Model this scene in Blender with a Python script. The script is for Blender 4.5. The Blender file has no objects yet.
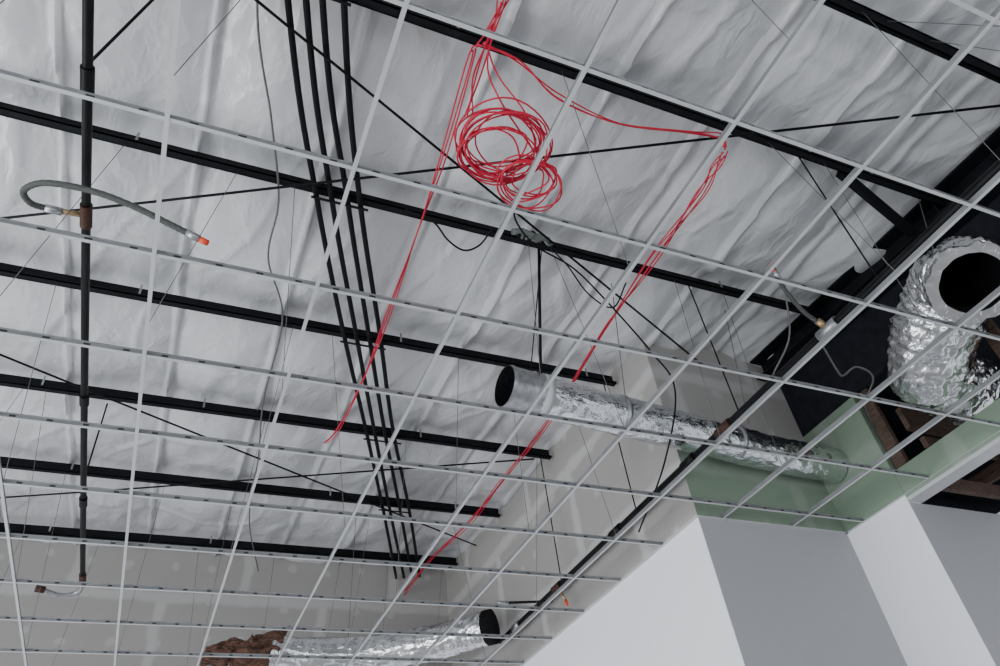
import bpy, math, random
from mathutils import Vector, Matrix, noise
random.seed(4)
E=1.6                     # eye height; z values below are eye-relative + E
GZ=E+2.18                 # suspended grid height
def zr(y): return E+3.48+.04*y      # underside of purlins (roof pitch)

# ---------------------------------------------------------------- materials
def mat(name,col,rough=.6,metal=0.,bump=0.,bscale=20.,stretch=(1,1,1),var=0.,spec=.5,det=2):
    m=bpy.data.materials.new(name); m.use_nodes=True
    nt=m.node_tree; n=nt.nodes; l=nt.links; b=n['Principled BSDF']
    b.inputs['Base Color'].default_value=(*col,1); b.inputs['Roughness'].default_value=rough
    b.inputs['Metallic'].default_value=metal; b.inputs['Specular IOR Level'].default_value=spec
    tc=n.new('ShaderNodeTexCoord'); mp=n.new('ShaderNodeMapping'); mp.inputs['Scale'].default_value=stretch
    l.new(tc.outputs['Object'],mp.inputs[0])
    tx=n.new('ShaderNodeTexNoise'); tx.inputs['Scale'].default_value=bscale; tx.inputs['Detail'].default_value=det
    l.new(mp.outputs[0],tx.inputs['Vector'])
    if bump:
        bp=n.new('ShaderNodeBump'); bp.inputs['Strength'].default_value=bump; bp.inputs['Distance'].default_value=.02
        l.new(tx.outputs[0],bp.inputs['Height']); l.new(bp.outputs[0],b.inputs['Normal'])
    if var:
        r=n.new('ShaderNodeValToRGB'); r.color_ramp.elements[0].position=.3; r.color_ramp.elements[1].position=.7
        r.color_ramp.elements[0].color=(*[c*(1-var) for c in col],1); r.color_ramp.elements[1].color=(*[min(1,c*(1+var)) for c in col],1)
        l.new(tx.outputs[0],r.inputs[0]); l.new(r.outputs[0],b.inputs['Base Color'])
    return m
M={}
M['grid']=mat('white_painted_tbar',(.50,.51,.515),.32,0,var=.06,bscale=3)
M['web']=mat('tbar_web_steel',(.27,.28,.285),.4,.5,var=.15,bscale=6)
M['galv']=mat('galvanised_steel',(.40,.41,.42),.38,.8,var=.2,bscale=30)
M['slot']=mat('slot_shadow',(.02,.02,.02),.8,var=.1)
M['black']=mat('black_primer_steel',(.006,.007,.009),.6,0,var=.3,bscale=8,spec=.15)
M['blackpipe']=mat('black_pipe',(.005,.005,.006),.45,0,var=.3,bscale=15,spec=.18)
M['cable']=mat('black_cable',(.005,.005,.006),.55,var=.2,spec=.15)
M['rust']=mat('rusty_fitting',(.06,.025,.015),.7,.3,bump=.3,bscale=60,var=.4)
M['red']=mat('red_cable',(.54,.003,.035),.45,var=.1)
M['grayhose']=mat('braided_hose',(.075,.08,.075),.5,.3,bump=.5,bscale=200,var=.25)
M['graycable']=mat('grey_cable',(.13,.13,.13),.5,.3,var=.2,bscale=100)
M['orange']=mat('orange_cap',(.85,.08,.03),.5,var=.1)
M['brass']=mat('brass',(.4,.28,.16),.4,.8,var=.2)
M['tape']=mat('grey_tape',(.13,.15,.14),.6,var=.3)
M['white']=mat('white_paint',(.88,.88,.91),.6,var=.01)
M['graywall']=mat('grey_wall',(.36,.365,.375),.6,var=.015)  # darker tone than the white walls, for the y-facing niche and recess walls
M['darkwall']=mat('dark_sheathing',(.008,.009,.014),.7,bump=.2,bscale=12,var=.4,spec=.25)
M['wood']=mat('rough_wood',(.09,.055,.04),.8,bump=.4,bscale=10,stretch=(8,1,8),var=.5)
M['conc']=mat('concrete_floor',(.42,.41,.40),.6,var=.12,bscale=6)
M['brown']=mat('torn_kraft_lining',(.12,.06,.04),.9,bump=1,bscale=25,stretch=(1,3,3),var=.7)
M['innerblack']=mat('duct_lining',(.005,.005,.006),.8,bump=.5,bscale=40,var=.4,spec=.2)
M['foil']=mat('foil_jacket',(.86,.87,.88),.20,1,bump=1,bscale=13,var=.06,det=3)
M['foilsm']=mat('foil_wrap',(.80,.82,.84),.22,1,bump=.8,bscale=14,stretch=(1,1.6,1.6),var=.1,det=3)
M['frame']=mat('window_frame',(.05,.05,.055),.4,.5,var=.1)

def insul():
    m=mat('white_vinyl_insulation',(.59,.595,.605),.27,0,spec=.65)
    nt=m.node_tree; n=nt.nodes; l=nt.links; b=n['Principled BSDF']
    tc=n.new('ShaderNodeTexCoord')
    mp=n.new('ShaderNodeMapping'); mp.inputs['Scale'].default_value=(1.5,.85,.2); mp.inputs['Rotation'].default_value=(0,0,.15)
    l.new(tc.outputs['Object'],mp.inputs[0])
    t1=n.new('ShaderNodeTexNoise'); t1.inputs['Scale'].default_value=3; t1.inputs['Detail'].default_value=3.5; t1.inputs['Distortion'].default_value=.4
    t2=n.new('ShaderNodeTexVoronoi'); t2.inputs['Scale'].default_value=5; t2.voronoi_dimensions='3D'
    l.new(mp.outputs[0],t1.inputs['Vector'])
    av=n.new('ShaderNodeVectorMath'); av.operation='MULTIPLY_ADD'; av.inputs[1].default_value=(.5,.5,.0); l.new(t1.outputs['Color'],av.inputs[0]); l.new(mp.outputs[0],av.inputs[2])
    l.new(av.outputs[0],t2.inputs['Vector'])
    ad=n.new('ShaderNodeMath'); ad.operation='MULTIPLY_ADD'; ad.inputs[1].default_value=.34
    l.new(t2.outputs['Distance'],ad.inputs[0]); l.new(t1.outputs[0],ad.inputs[2])
    bp=n.new('ShaderNodeBump'); bp.inputs['Strength'].default_value=.55; bp.inputs['Distance'].default_value=.055
    l.new(ad.outputs[0],bp.inputs['Height']); l.new(bp.outputs[0],b.inputs['Normal'])
    return m
M['insul']=insul()

def drywall(name,board,mud,axis,dots=.07):
    m=mat(name,board,.8); nt=m.node_tree; n=nt.nodes; l=nt.links; b=n['Principled BSDF']
    tc=n.new('ShaderNodeTexCoord'); sp=n.new('ShaderNodeSeparateXYZ'); cb=n.new('ShaderNodeCombineXYZ')
    l.new(tc.outputs['Object'],sp.inputs[0]); l.new(sp.outputs['Y' if axis=='x' else 'X'],cb.inputs[0]); l.new(sp.outputs['Z'],cb.inputs[1])
    ns=n.new('ShaderNodeTexNoise'); ns.inputs['Scale'].default_value=4; ns.inputs['Detail'].default_value=3; l.new(cb.outputs[0],ns.inputs['Vector'])
    mx=n.new('ShaderNodeVectorMath'); mx.operation='MULTIPLY_ADD'; mx.inputs[1].default_value=(.12,.12,0)
    l.new(ns.outputs['Color'],mx.inputs[0]); l.new(cb.outputs[0],mx.inputs[2])
    br=n.new('ShaderNodeTexBrick'); br.inputs['Scale'].default_value=1; br.inputs['Brick Width'].default_value=1.7; br.inputs['Row Height'].default_value=.85
    br.inputs['Mortar Size'].default_value=.085; br.inputs['Mortar Smooth'].default_value=.7
    l.new(mx.outputs[0],br.inputs['Vector'])
    vo=n.new('ShaderNodeTexVoronoi'); vo.voronoi_dimensions='2D'; vo.inputs['Scale'].default_value=2.4; vo.inputs['Randomness'].default_value=.3
    l.new(mx.outputs[0],vo.inputs['Vector'])
    cr=n.new('ShaderNodeMapRange'); cr.inputs[1].default_value=dots; cr.inputs[2].default_value=dots+.06; cr.inputs[3].default_value=.7; cr.inputs[4].default_value=0; l.new(vo.outputs['Distance'],cr.inputs[0])
    mm=n.new('ShaderNodeMath'); mm.operation='MAXIMUM'; l.new(br.outputs['Fac'],mm.inputs[0]); l.new(cr.outputs[0],mm.inputs[1])
    mix=n.new('ShaderNodeMix'); mix.data_type='RGBA'; mix.inputs['A'].default_value=(*board,1); mix.inputs['B'].default_value=(*mud,1)
    l.new(mm.outputs[0],mix.inputs['Factor']); l.new(mix.outputs['Result'],b.inputs['Base Color'])
    return m
M['dwx']=drywall('taped_drywall_side',(.39,.375,.355),(.53,.52,.505),'x')
M['dwy']=drywall('taped_drywall_face',(.37,.355,.34),(.48,.47,.455),'y')
M['grx']=drywall('green_board_side',(.215,.285,.21),(.27,.33,.265),'x',.04)
M['gry']=drywall('green_board_face',(.215,.285,.21),(.27,.33,.265),'y',.04)

# ---------------------------------------------------------------- mesh helper
class MB:
    def __init__(s): s.v=[];s.f=[];s.m=[];s.sm=[];s.ml=[]
    def mi(s,k):
        if k not in s.ml: s.ml.append(k)
        return s.ml.index(k)
    def box(s,x0,x1,y0,y1,z0,z1,k): return s.slbox(x0,x1,y0,y1,z0,z0,z1-z0,k)
    def slbox(s,x0,x1,y0,y1,z0a,z0b,h,k):   # box sloping along y
        i=len(s.v); q=s.mi(k)
        s.v+=[(x0,y0,z0a),(x1,y0,z0a),(x1,y1,z0b),(x0,y1,z0b),(x0,y0,z0a+h),(x1,y0,z0a+h),(x1,y1,z0b+h),(x0,y1,z0b+h)]
        for f in [(0,3,2,1),(4,5,6,7),(0,1,5,4),(1,2,6,5),(2,3,7,6),(3,0,4,7)]:
            s.f.append([i+a for a in f]); s.m.append(q); s.sm.append(False)
        return s
    def tube(s,P,r,k,seg=8,cap=True,smooth=True):
        P=[Vector(p) for p in P]; q=s.mi(k); base=len(s.v); n=len(P)
        R=r if callable(r) else (lambda i,a:r)
        t=(P[1]-P[0]).normalized(); up=Vector((0,0,1)) if abs(t.z)<.9 else Vector((1,0,0))
        u=t.cross(up).normalized()
        for i in range(n):
            t=(P[min(i+1,n-1)]-P[max(i-1,0)]).normalized()
            u=(u-t*u.dot(t)).normalized(); w=t.cross(u)
            for j in range(seg):
                a=2*math.pi*j/seg; s.v.append(tuple(P[i]+(u*math.cos(a)+w*math.sin(a))*R(i,a)))
        for i in range(n-1):
            for j in range(seg):
                a=base+i*seg+j; b=base+i*seg+(j+1)%seg
                s.f.append([a,b,b+seg,a+seg]); s.m.append(q); s.sm.append(smooth)
        if cap:
            s.f.append([base+j for j in range(seg)][::-1]); s.m.append(q); s.sm.append(False)
            s.f.append([base+(n-1)*seg+j for j in range(seg)]); s.m.append(q); s.sm.append(False)
        return s
    def obj(s,name,parent=None):
        me=bpy.data.meshes.new(name); me.from_pydata(s.v,[],s.f)
        for k in s.ml: me.materials.append(M[k])
        for p,a,b in zip(me.polygons,s.m,s.sm): p.material_index=a; p.use_smooth=b
        me.update(); o=bpy.data.objects.new(name,me); bpy.context.collection.objects.link(o)
        if parent: o.parent=parent
        return o
def spl(P,k=8):
    P=[Vector(p) for p in P]; Q=[P[0]*2-P[1]]+P+[P[-1]*2-P[-2]]; out=[]
    for i in range(1,len(Q)-2):
        for j in range(k):
            t=j/k; a,b,c,d=Q[i-1:i+3]
            out.append(.5*((2*b)+(c-a)*t+(2*a-5*b+4*c-d)*t*t+(3*b-a-3*c+d)*t**3))
    out.append(P[-1]); return out
def S(*L): return [(x,y,E+z) for x,y,z in L]

# ---------------------------------------------------------------- room shell
XL,YB,YF,XR=-5.,-4.,8.3,3.18
XN,YN=4.52,3.53; YN2=2.96; X3=5.45
TOP=E+4.1
MB().box(XL-.2,7,YB-.2,YF+.2,-.1,0,'conc').obj('floor')
w=MB(); w.box(XR,XR+.12,YN+.002,YF,0,GZ,'white'); w.box(XR,XR+.12,YN+.002,YF,GZ,TOP,'dwx'); w.obj('wall_right')
w=MB(); w.box(XL,XR,YF,YF+.12,0,GZ,'white'); w.box(XL,XR,YF,YF+.12,GZ,TOP,'dwy'); w.obj('wall_far')
w=MB(); w.box(XR+.002,XN+.002,YN,YN+.11,0,GZ,'graywall'); w.box(XR+.002,XN+.002,YN,YN+.11,GZ,E+2.8,'gry'); w.box(XR+.002,XN+.002,YN,YN+.11,E+2.8,TOP,'dwy'); w.obj('wall_niche_face')
w=MB(); w.box(XN,XN+.12,YN2+.002,YN+.12,0,GZ,'white'); w.box(XN,XN+.12,YN2+.002,YN+.12,GZ,E+3.03,'grx')
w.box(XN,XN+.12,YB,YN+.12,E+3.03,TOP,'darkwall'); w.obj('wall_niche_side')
w=MB(); w.box(XN,XN+.12,YB,YN2,GZ-.02,E+2.36,'grx'); w.box(XN-.004,XN+.13,YB,YN2,GZ-.045,GZ-.02,'grid'); w.obj('wall_header')
w=MB(); w.box(XN+.002,X3+.002,YN2,YN2+.11,0,GZ-.05,'graywall'); w.box(X3,X3+.12,YB,YN2+.112,0,GZ-.03,'white'); w.obj('wall_recess')
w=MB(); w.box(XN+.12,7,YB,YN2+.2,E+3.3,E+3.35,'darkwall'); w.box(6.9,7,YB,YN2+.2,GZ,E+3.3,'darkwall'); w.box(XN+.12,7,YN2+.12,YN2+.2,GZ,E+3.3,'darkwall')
for i in range(9):
    y=2.75-i*.41; w.box(XN+.13,6.9,y,y+.04,E+2.62,E+2.80,'wood') if i not in (1,2) else None
for i in range(6):
    y=2.85-i*.5; w.box(XN+.03,XN+.07,y,y+.09,E+2.36,E+3.03,'wood') if i not in (1,) else None
w.box(XN+.13,6.9,2.84,2.88,E+2.20,E+2.30,'wood'); w.box(XN+.13,5.9,2.70,2.74,E+2.44,E+2.52,'wood')
w.tube([(XN+.2,2.6,E+2.42),(6.8,2.66,E+2.42)],.018,'galv',10); w.tube([(XN+.2,2.5,E+2.5),(6.8,2.3,E+2.5)],.012,'graycable',8)
for x in (4.9,5.3,5.7): w.box(x,x+.04,1.2,2.95,E+2.30,E+2.40,'wood')
w.obj('trim_soffit_framing')
w=MB(); w.box(XL-.12,XL,YB,YF,0,.4,'white'); w.box(XL-.12,XL,YB,YF,E+2.0,TOP,'dwx'); w.box(XL-.12,XL,YB,YB+.3,.4,E+2,'white'); w.box(XL-.12,XL,7.5,YF,.4,E+2,'white'); w.obj('wall_left')
w=MB(); w.box(XL,XN+2.4,YB-.12,YB,0,.1,'white'); w.box(XL,XN+2.4,YB-.12,YB,E+2.0,TOP,'dwy'); w.box(XL,XL+.6,YB-.12,YB,.1,E+2,'white'); w.obj('wall_rear')
w=MB()
for i in range(6): y=YB+.3+i*(7.5-YB-.3)/5; w.box(XL-.09,XL-.03,y-.03,y+.03,.4,E+2,'frame')
w.obj('window_1')
w=MB()
for i in range(6): x=XL+.6+i*2.2; w.box(x-.03,x+.03,YB-.09,YB-.03,.1,E+2,'frame')
w.obj('window_2')

# roof insulation: real billowing sheet, laid in strips
nx,ny=480,340; x0,x1,y0,y1=XL,XN,YB,YF
PY=[-3.3,-2.04,-.78,.72,1.55,2.74,4.0,5.25,6.52,7.85]
PH=.106
rs=random.Random(11); tilt=[rs.uniform(-1,1) for _ in range(40)]
tilt=[t*.5+(.6 if i%2 else -.6) for i,t in enumerate(tilt)]
v=[];f=[]
for j in range(ny+1):
    y=y0+(y1-y0)*j/ny
    d=min(abs(y-(p)) for p in PY)
    for i in range(nx+1):
        x=x0+(x1-x0)*i/nx
        xs=x+.04*noise.noise(Vector((x*.5,y*.7,1)))
        c=(xs+.3)/.70; u=c%1; seam=abs(u-.5)*2       # 1 at seam
        cid=int(math.floor(c))%40
        p=Vector((x*1.5+y*.3,y*.7,0))
        wr=noise.noise(p)*.038+noise.noise(p*2.3)*.019-max(0,.09-abs(noise.noise(Vector((x*1.6+y*.6,y*.8-x*.3,5)))))*.17
        fan=noise.noise(Vector((x*5.5+.6*(y-x*.1),y*.8,9)))*.036*math.exp(-d/.25)
        bil=-.065*min(1,d/.6)*(1-seam**3)+.11*(u-.5)*tilt[cid]
        sd=-.075*max(0,(seam-.94)/.06)
        z=zr(y)+PH+.080+(.02 if abs(y-1.55)<.5 else 0)+(wr+bil)*min(1,.4+d/.3)+fan+sd
        v.append((x,y,z))
for j in range(ny):
    for i in range(nx):
        a=j*(nx+1)+i; f.append((a,a+nx+1,a+nx+2,a+1))
me=bpy.data.meshes.new('ceiling'); me.from_pydata(v,[],f); me.materials.append(M['insul'])
for p in me.polygons: p.use_smooth=True
o=bpy.data.objects.new('ceiling',me); bpy.context.collection.objects.link(o)
MB().slbox(XL-.12,XN+2.4,YB-.12,YF+.12,zr(YB)+.42,zr(YF)+.42,.05,'galv').obj('ceiling_roof_deck')

# purlins (Z sections) ---------------------------------------------------
for y in PY:
    z=zr(y); xe=4.27 if y<3.5 else XR-.03
    ph=.14 if y==1.55 else PH
    m=MB()
    m.box(XL+.02,xe,y-.004,y+.004,z,z+ph,'black')
    m.box(XL+.02,xe,y-.045,y+.004,z,z+.008,'black')
    m.box(XL+.02,xe,y-.045,y-.039,z,z+.018,'black')
    m.box(XL+.02,xe,y-.004,y+.045,z+ph-.008,z+ph,'black')
    xx=-4.7+random.random()
    while xx<xe-.2:                               # hanger clips
        m.box(xx,xx+.014,y-.010,y-.004,z+.05,z+PH+.03,'galv'); xx+=1.1+random.random()*1.2
    m.obj('roof_purlin')
g=MB(); za=zr(YB)-.07; zb=zr(3.5)-.07
g.slbox(4.25,4.50,YB,3.5,za,zb,.015,'black'); g.slbox(4.37,4.385,YB,3.5,za,zb,.2,'black'); g.slbox(4.25,4.50,YB,3.5,za+.18,zb+.18,.015,'black')
for y in PY:
    if y<3.4: g.box(4.26,4.37,y+.02,y+.03,zr(y)-.05,zr(y)+.11,'black')
g.obj('steel_girder')
b=MB(); b.tube([(3.42,1.57,zr(1.5)+.03),(4.24,1.78,zr(1.7)-.04)],.035,'black',4,smooth=False); b.obj('flange_brace')

# bracing rods
for a,c in (((-3.6,0.0),(3.64,3.46)),((-4.9,2.9),(3.12,7.14)),((3.93,.83),(-4.8,5.2)),((-4.4,8.1),(2.95,5.2)),((-1.1,0.2),(-2.9,2.5))):
    p=Vector((a[0],a[1],zr(a[1])-.05)); q=Vector((c[0],c[1],zr(c[1])-.05))
    MB().tube([p,p.lerp(q,.5)-Vector((0,0,.015)),q],.008,'cable',8).obj('brace_rod')

# ---------------------------------------------------------------- suspended grid
g=MB()
XS=[.331+.61*k for k in range(-8,7)]; YS=[.301+.61*k for k in range(-6,13)]
def xend(y): return XN if y<YN else XR
for x in XS:                                   # main runners along y
    ye=YF if x<XR else YN
    if x>XN: continue
    g.box(x-.0078,x+.0078,YB,ye,GZ,GZ+.0015,'grid'); g.box(x-.0009,x+.0009,YB,ye,GZ+.001,GZ+.028,'web'); g.box(x-.0025,x+.0025,YB,ye,GZ+.024,GZ+.031,'web')
for y in YS:
    if y>YF: continue
    xe=xend(y)
    g.box(XL,xe,y-.007,y+.007,GZ+.0016,GZ+.003,'grid'); g.box(XL,xe,y-.0009,y+.0009,GZ+.002,GZ+.030,'web'); g.box(XL,xe,y-.0025,y+.0025,GZ+.024,GZ+.031,'galv')
    x=max(XL,-2.5)
    while x<xe-.1:
        g.box(x,x+.026,y-.0025,y+.0025,GZ+.011,GZ+.020,'slot'); x+=.1525
g.box(XR-.022,XR,YN,YF,GZ-.001,GZ+.001,'grid'); g.box(XR-.022,XN,YN-.022,YN,GZ-.001,GZ+.001,'grid'); g.box(XN-.022,XN,YN2-4,YN,GZ-.001,GZ+.001,'grid'); g.box(XR-.0025,XR,YN,YF,GZ,GZ+.022,'grid')
g.box(XL,XR,YF-.022,YF,GZ-.001,GZ+.001,'grid')
g.obj('suspended_ceiling_grid')
h=MB()
for i,x in enumerate(XS):
    if x>XN-.6 or x<-3: continue
    for y in [1.49,2.74,4.0,5.25,6.52,7.85,0.72,0.0]:
        if x>XR and y>YN: continue
        if (i%2)==0 or random.random()<.5:
            yy=y+random.uniform(-.2,.2); py=min(PY,key=lambda p:abs(p-yy))
            h.tube([(x,yy,GZ+.03),(x+random.uniform(-.25,.25),py-.02,zr(py)+.02)],.0019,'graycable',5)
h.obj('grid_hanger_wires')

# ---------------------------------------------------------------- sprinkler piping
m=MB(); pzv=E+3.0
m.tube([(-.70,YB+.1,pzv),(-.70,7.10,pzv)],.021,'blackpipe',20)
for y,l,k in ((-.5,.06,'blackpipe'),(1.55,.07,'galv'),(2.0,.06,'blackpipe'),(2.76,.07,'rust'),(4.3,.05,'blackpipe'),(5.6,.06,'blackpipe'),(6.95,.08,'rust')):
    m.tube([(-.70,y-l,pzv),(-.70,y-l+.012,pzv),(-.70,y+l-.012,pzv),(-.70,y+l,pzv)],.028,k,20)
m.tube([(-.70,2.76,pzv),(-.84,2.75,pzv-.02)],.014,'brass',14)
m.tube([(-.70,1.93,pzv),(-.53,1.80,zr(1.8)+.0)],.007,'cable',8)
m.tube([(-.70,5.3,pzv),(-.70,5.3,zr(5.25))],.006,'cable',8)
m.tube(spl([(-.70,7.1,pzv),(-.74,7.2,pzv-.03),(-.86,7.2,pzv-.06),(-1.0,7.12,pzv-.05)]),.022,'galv',12)
m.tube([(-.98,7.12,pzv-.05),(-1.05,7.10,pzv-.05)],.03,'rust',12)
m.obj('sprinkler_pipe')
m=MB()
hp=spl(S((-.84,2.75,2.98),(-.92,2.71,2.95),(-.945,2.64,2.95),(-.85,2.55,2.93),(-.66,2.51,2.9),(-.48,2.50,2.85),(-.30,2.52,2.8),(-.19,2.53,2.765)),10)
m.tube(hp,lambda i,a:.0145+.0014*(i%2),'grayhose',12)
m.tube(S((-.225,2.525,2.775),(-.165,2.53,2.755)),.018,'galv',8); m.tube(S((-.165,2.53,2.755),(-.125,2.53,2.74)),.015,'orange',10)
m.tube(S((-.80,2.755,2.985),(-.87,2.74,2.97)),.020,'galv',8)
m.obj('flexible_sprinkler_hose')
m=MB(); z=E+2.45
m.tube([(3.05,YB+.1,z),(3.05,6.6,z)],.028,'blackpipe',20)
for y,k in ((.5,'blackpipe'),(1.93,'galv'),(2.9,'rust'),(3.3,'blackpipe'),(4.3,'blackpipe'),(5.33,'rust'),(6.2,'galv')):
    m.tube([(3.05,y-.07,z),(3.05,y+.07,z)],.037,k,20)
m.tube([(3.05,5.33,z),(3.0,5.38,z-.1),(2.55,5.4,z-.13)],.011,'blackpipe',10); m.tube([(2.60,5.4,z-.13),(2.50,5.4,z-.13)],.016,'galv',10)
m.tube([(3.05,5.33,z),(3.06,5.25,z-.14)],.012,'brass',10); m.tube([(3.06,5.25,z-.14),(3.06,5.24,z-.19)],.014,'orange',10)
for y in (1.55,2.74,4.0,5.25): m.tube([(3.05,y,z),(3.05,y,zr(y)+.05)],.005,'cable',6)
m.obj('sprinkler_pipe')
m=MB()
m.tube(spl(S((3.02,1.93,2.47),(2.92,1.93,2.55),(2.80,1.89,2.65),(2.71,1.83,2.735))),.012,'grayhose',12)
m.tube(S((2.77,1.87,2.675),(2.72,1.84,2.725)),.016,'galv',8); m.tube(S((2.72,1.84,2.725),(2.69,1.82,2.755)),.014,'orange',10); m.tube(S((3.04,1.93,2.46),(2.99,1.93,2.50)),.02,'brass',10)
m.obj('flexible_sprinkler_hose')

# black conduit bundle -------------------------------------------------------
m=MB()
for k in range(4):
    o=(k-1.5)*.08
    P=[(-.60,-1.2),(.12,1.56),(.51,2.72),(.95,3.9),(1.42,5.1),(2.00,6.55),(2.65,8.2)]
    P=[(x+o*(.95 if x<2 else 1)+random.uniform(-.016,.016),y-o*.38,zr(y)-.03) for (x,y) in P]
    m.tube(spl(P,10),.0165,'cable',12)
for y,x in ((1.55,.12),(2.74,.52),(4.0,.99),(5.25,1.49),(6.52,1.98)):
    m.box(x-.17,x+.17,y-.015,y-.0,zr(y)-.055,zr(y)-.048,'black')
m.obj('black_conduit_bundle')

# red cable ------------------------------------------------------------------
m=MB(); r=.0042
def strand(P,j=.0,rr=r):
    m.tube(spl([(x+random.uniform(-j,j),y+random.uniform(-j,j),z+random.uniform(-j,j)) for x,y,z in P],8),rr,'red',6)
cx,cy,cz=1.06,1.70,E+2.9
for n_,c,rr,k in ((0,(cx,cy,cz),.215,14),(1,(cx+.20,cy+.13,cz-.02),.16,8)):
    for i in range(k):
        ra=rr*random.uniform(.62,1.08); rb=ra*random.uniform(.72,.95); th=random.uniform(-.5,.5); ox,oy=random.uniform(-.035,.035),random.uniform(-.035,.035)
        tx,ty=random.uniform(-.12,.12),random.uniform(-.12,.12); P=[]
        for q in range(33):
            a=q/32*2*math.pi; X=ra*math.cos(a)+.010*math.sin(3*a+i); Y=rb*math.sin(a)+.010*math.cos(2*a+i)
            P.append((c[0]+ox+X*math.cos(th)-Y*math.sin(th),c[1]+oy+X*math.sin(th)+Y*math.cos(th),c[2]+tx*X+ty*Y+i*.004))
        m.tube(P,r,'red',6)
for j in range(3):
    strand([(.95,1.28,5.1-.02*j),(.94,1.40,5.02),(.90,1.53,4.8),(.84+.02*j,1.62,4.55)],.018)
strand([(.97,1.27,5.1),(.91,1.45,4.8),(.99,1.52,4.6),(1.21,1.66,4.5)],.01)
strand([(.93,1.45,5.0),(1.0,1.5,4.8),(1.15,1.58,4.62),(1.28,1.75,4.5)],.01)
strand([(1.0,.0,5.05),(.97,.9,5.0),(.95,1.28,5.05),(.92,1.44,5.03)],.01); strand([(1.02,.0,5.04),(.99,.9,5.02),(.97,1.28,5.06),(.9,1.5,5.0)],.01)
for j in range(3): strand([(.91,1.47,5.0),(1.12,1.48,4.95),(1.36,1.55,4.9),(1.75,1.59,4.93),(2.2,1.56,5.0),(2.43,1.54,5.05),(2.48,1.6,5.03)],.015)
for j in range(5): strand([(2.48,1.62,5.03),(2.48,1.71,5.02),(2.51,1.91,5.0),(2.52,2.43,5.02),(2.56,3.1,5.04),(2.64,3.63,5.07),(2.7,4.48,5.1),(2.74,5.56,5.14),(2.73,6.33,5.17),(2.65,7.37,5.21),(2.6,8.25,5.2)],.028)
for j in range(3): strand([(.90,1.5,5.0),(.91,1.61,5.05),(.97,2.2,5.03),(1.02,2.74,5.05),(1.05,3.61,5.1),(1.07,4.3,5.1),(1.04,5.0,5.12),(1.0,5.25,5.16)],.020)
m.obj('red_network_cable')

# grey / black loose cables ----------------------------------------------------
def cab(P,rr,k,name): MB().tube(spl(P,10),rr,k,8).obj(name)
cab([(-.2,.6,zr(.6)-.04),(-.12,1.67,zr(1.67)-.03),(.05,2.29,zr(2.3)-.05),(.18,2.83,zr(2.8)-.04),(.20,3.3,zr(3.3)-.06),(.39,3.89,zr(3.9)-.03),(.42,4.87,zr(4.9)-.06),(.52,5.8,zr(5.8)-.03),(.62,7.0,zr(7)-.05),(.9,8.25,zr(8.2)-.05)],.006,'graycable','armoured_cable')
cab(S((.91,2.69,3.58),(1.08,2.68,3.52),(1.18,2.70,3.40),(1.28,2.70,3.34),(1.38,2.68,3.40),(1.48,2.68,3.58)),.006,'cable','drooping_cable')
cab(S((1.5,2.35,3.50),(1.56,2.50,3.50),(1.76,2.64,3.48),(2.05,2.72,3.46),(2.24,2.75,3.3),(2.63,2.88,3.0),(2.80,2.95,2.75),(2.84,3.3,2.42),(2.98,3.94,2.26)),.006,'cable','drooping_cable')
cab(S((1.9,2.66,3.5),(2.0,2.68,3.4),(2.12,2.70,3.2),(2.3,2.72,3.15),(2.45,2.7,3.4)),.005,'cable','drooping_cable')
cab(S((3.29,2.17,2.6),(3.5,2.30,2.56),(3.62,2.36,2.58),(3.70,2.30,2.62),(3.9,2.36,2.62),(4.05,2.6,2.6),(4.5,2.9,2.7)),.006,'graycable','armoured_cable')
cab(S((3.1,2.1,2.9),(3.22,2.3,2.75),(3.2,2.5,2.62),(3.10,2.45,2.5)),.006,'graycable','armoured_cable')
m=MB()
for i in range(6):
    x=1.66+i*.025
    m.tube(spl([(x,2.67,zr(2.74)-.03),(x+.03,2.65,zr(2.74)+random.uniform(-.04,.05)),(x+.08,2.66,zr(2.74)+random.uniform(-.05,.05)),(x+.12,2.67,zr(2.74)-.02)],5),.009,'tape' if i%3 else 'cable',8)
m.tube(spl([(1.62,2.66,zr(2.74)),(1.70,2.655,zr(2.74)+.02),(1.78,2.655,zr(2.74)-.005),(1.88,2.66,zr(2.74)+.005)],5),.022,'tape',10)
m.obj('taped_cable_bunch')

# ---------------------------------------------------------------- ducts
def duct(P,r,foil,rings,amp,seg=64,lin=.84):
    pts=spl(P,rings); m=MB(); n=len(pts)
    def R(i,a):
        c,s=math.cos(a),math.sin(a)
        cr=1-abs(noise.noise(Vector((c*4.5,s*4.5,i*.22))))*2
        return r*(1+amp*(math.sin(i*math.pi*2/4)*.4)+amp*1.6*noise.noise(Vector((c*2.2,s*2.2,i*.11)))+amp*.9*cr+amp*.7*noise.noise(Vector((c*9,s*9,i*.55))))
    m.tube(pts,R,foil,seg,cap=False)
    m.tube(pts,lambda i,a:r*lin*(1+.04*noise.noise(Vector((math.cos(a)*3,math.sin(a)*3,i*.3)))),'innerblack',seg,cap=False)
    q=m.mi(foil)
    for j in range(seg):
        a=j;b=(j+1)%seg; o=n*seg; m.f.append([a,b,o+b,o+a]); m.m.append(q); m.sm.append(False)
    return m,pts
m,pts=duct(S((1.88,3.165,2.7),(2.4,3.215,2.69),(3.2,3.285,2.68),(3.9,3.35,2.67),(4.505,3.37,2.66)),.127,'foilsm',26,.04)
st=[Vector((1.66,3.145,E+2.705)).lerp(Vector((1.90,3.167,E+2.70)),i/12) for i in range(13)]
m.tube(st,lambda i,a:.130+(.006 if i in(1,9) else 0),'galv',64,cap=False)
m.tube(st,lambda i,a:.125,'innerblack',64,cap=False)
m.tube([st[-1],st[-1]+Vector((.004,0,0))],.127,'innerblack',40)
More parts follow.
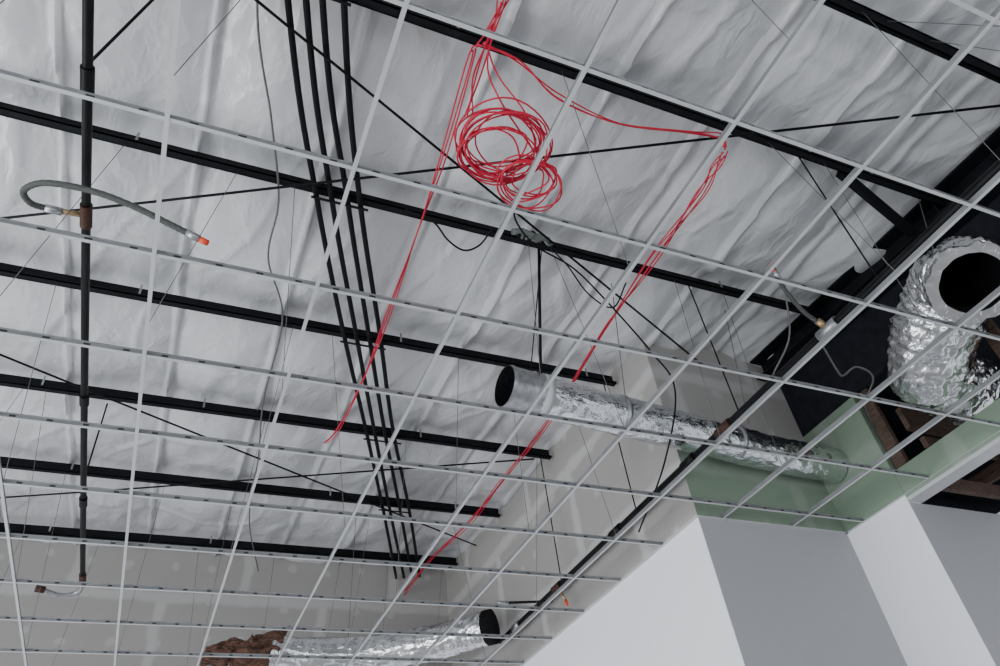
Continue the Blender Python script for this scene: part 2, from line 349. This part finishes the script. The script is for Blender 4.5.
m.tube([Vector((1.90,3.167,E+2.70)),Vector((1.95,3.17,E+2.70))],.137,'grid',64)
for x in (2.5,3.5): 
    m.tube([(x,3.22+(x-2.5)*.09,E+2.685),(x+.03,3.222+(x-2.5)*.09,E+2.685)],.137,'galv',48)
    m.tube([(x,3.10,E+2.70),(x,2.9,zr(2.74)+.02)],.003,'graycable',5)
m.tube([(1.86,3.03,E+2.75),(1.85,2.74,zr(2.74)+.02)],.010,'cable',6); m.tube([(1.88,3.26,E+2.75),(1.88,2.76,zr(2.74)+.02)],.004,'cable',6)
m.obj('foil_wrapped_round_duct')
m,pts=duct(S((3.94,1.55,2.70),(4.02,1.61,2.83),(4.12,1.79,2.86),(4.19,2.02,2.77),(4.30,2.22,2.69),(4.48,2.29,2.66),(4.7,2.30,2.66)),.235,'foil',16,.062,seg=96,lin=.76)
m.tube([(4.08,1.7,E+3.08),(4.08,1.55,zr(1.5)+.02)],.003,'graycable',5)
m.obj('flexible_foil_duct')
m,pts=duct(S((.98,7.27,2.52),(1.3,7.25,2.50),(1.72,7.20,2.5),(2.1,7.05,2.5),(2.43,6.84,2.5),(2.70,6.60,2.52),(2.84,6.46,2.52)),.150,'foil',16,.06,seg=72)
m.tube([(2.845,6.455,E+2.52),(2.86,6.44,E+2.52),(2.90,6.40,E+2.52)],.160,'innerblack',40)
m.tube([(1.7,7.2,E+2.66),(1.7,7.0,zr(7)+.1)],.003,'graycable',5)
tp=[Vector((1.06,7.27,E+2.52)).lerp(Vector((.40,7.30,E+2.50)),i/30)+Vector((0,0,.02*math.sin(i*.4))) for i in range(31)]
m.tube(tp,lambda i,a:(.16-.003*i)*(1+.7*noise.noise(Vector((math.cos(a)*2.0,math.sin(a)*2.0,i*.2)))+.30*noise.noise(Vector((math.cos(a)*7,math.sin(a)*7,i*.3)))),'brown',72,cap=False)
m.tube(tp[:-3],lambda i,a:.07+.03*noise.noise(Vector((math.cos(a)*3,math.sin(a)*3,i*.5))),'brown',32,cap=True)
m.obj('flexible_foil_duct')

# ---------------------------------------------------------------- light
wd=bpy.data.worlds.new('daylight'); bpy.context.scene.world=wd; wd.use_nodes=True
bg=wd.node_tree.nodes['Background']; bg.inputs[0].default_value=(.80,.88,1,1); bg.inputs[1].default_value=1.0
def area(name,loc,rot,sx,sy,p,c=(1,1,1)):
    l=bpy.data.lights.new(name,'AREA'); l.shape='RECTANGLE'; l.size=sx; l.size_y=sy; l.energy=p; l.color=c
    o=bpy.data.objects.new(name,l); o.location=loc; o.rotation_euler=rot; bpy.context.collection.objects.link(o)
area('window_daylight',(XL+.05,1.8,1.9),(0,math.radians(-100),0),3.0,10.5,600,(.94,.97,1))
area('rear_fill_lamp',(0,YB+.05,1.9),(math.radians(100),0,0),9,3.2,130,(.95,.975,1))  # added lamp at the unseen rear opening, tilted up to brighten the ceiling

# ---------------------------------------------------------------- camera
cam=bpy.data.cameras.new('camera'); co=bpy.data.objects.new('camera',cam); bpy.context.collection.objects.link(co)
r=Vector((.9174,-.3828,-.1079)).normalized(); fw=Vector((.3539,.6613,.6614)); fw=(fw-r*fw.dot(r)).normalized(); up=r.cross(fw)
mw=Matrix((( r.x,up.x,-fw.x,0),(r.y,up.y,-fw.y,0),(r.z,up.z,-fw.z,E),(0,0,0,1)))
co.matrix_world=mw; cam.sensor_width=36; cam.lens=26.24; cam.clip_start=.05
bpy.context.scene.camera=co
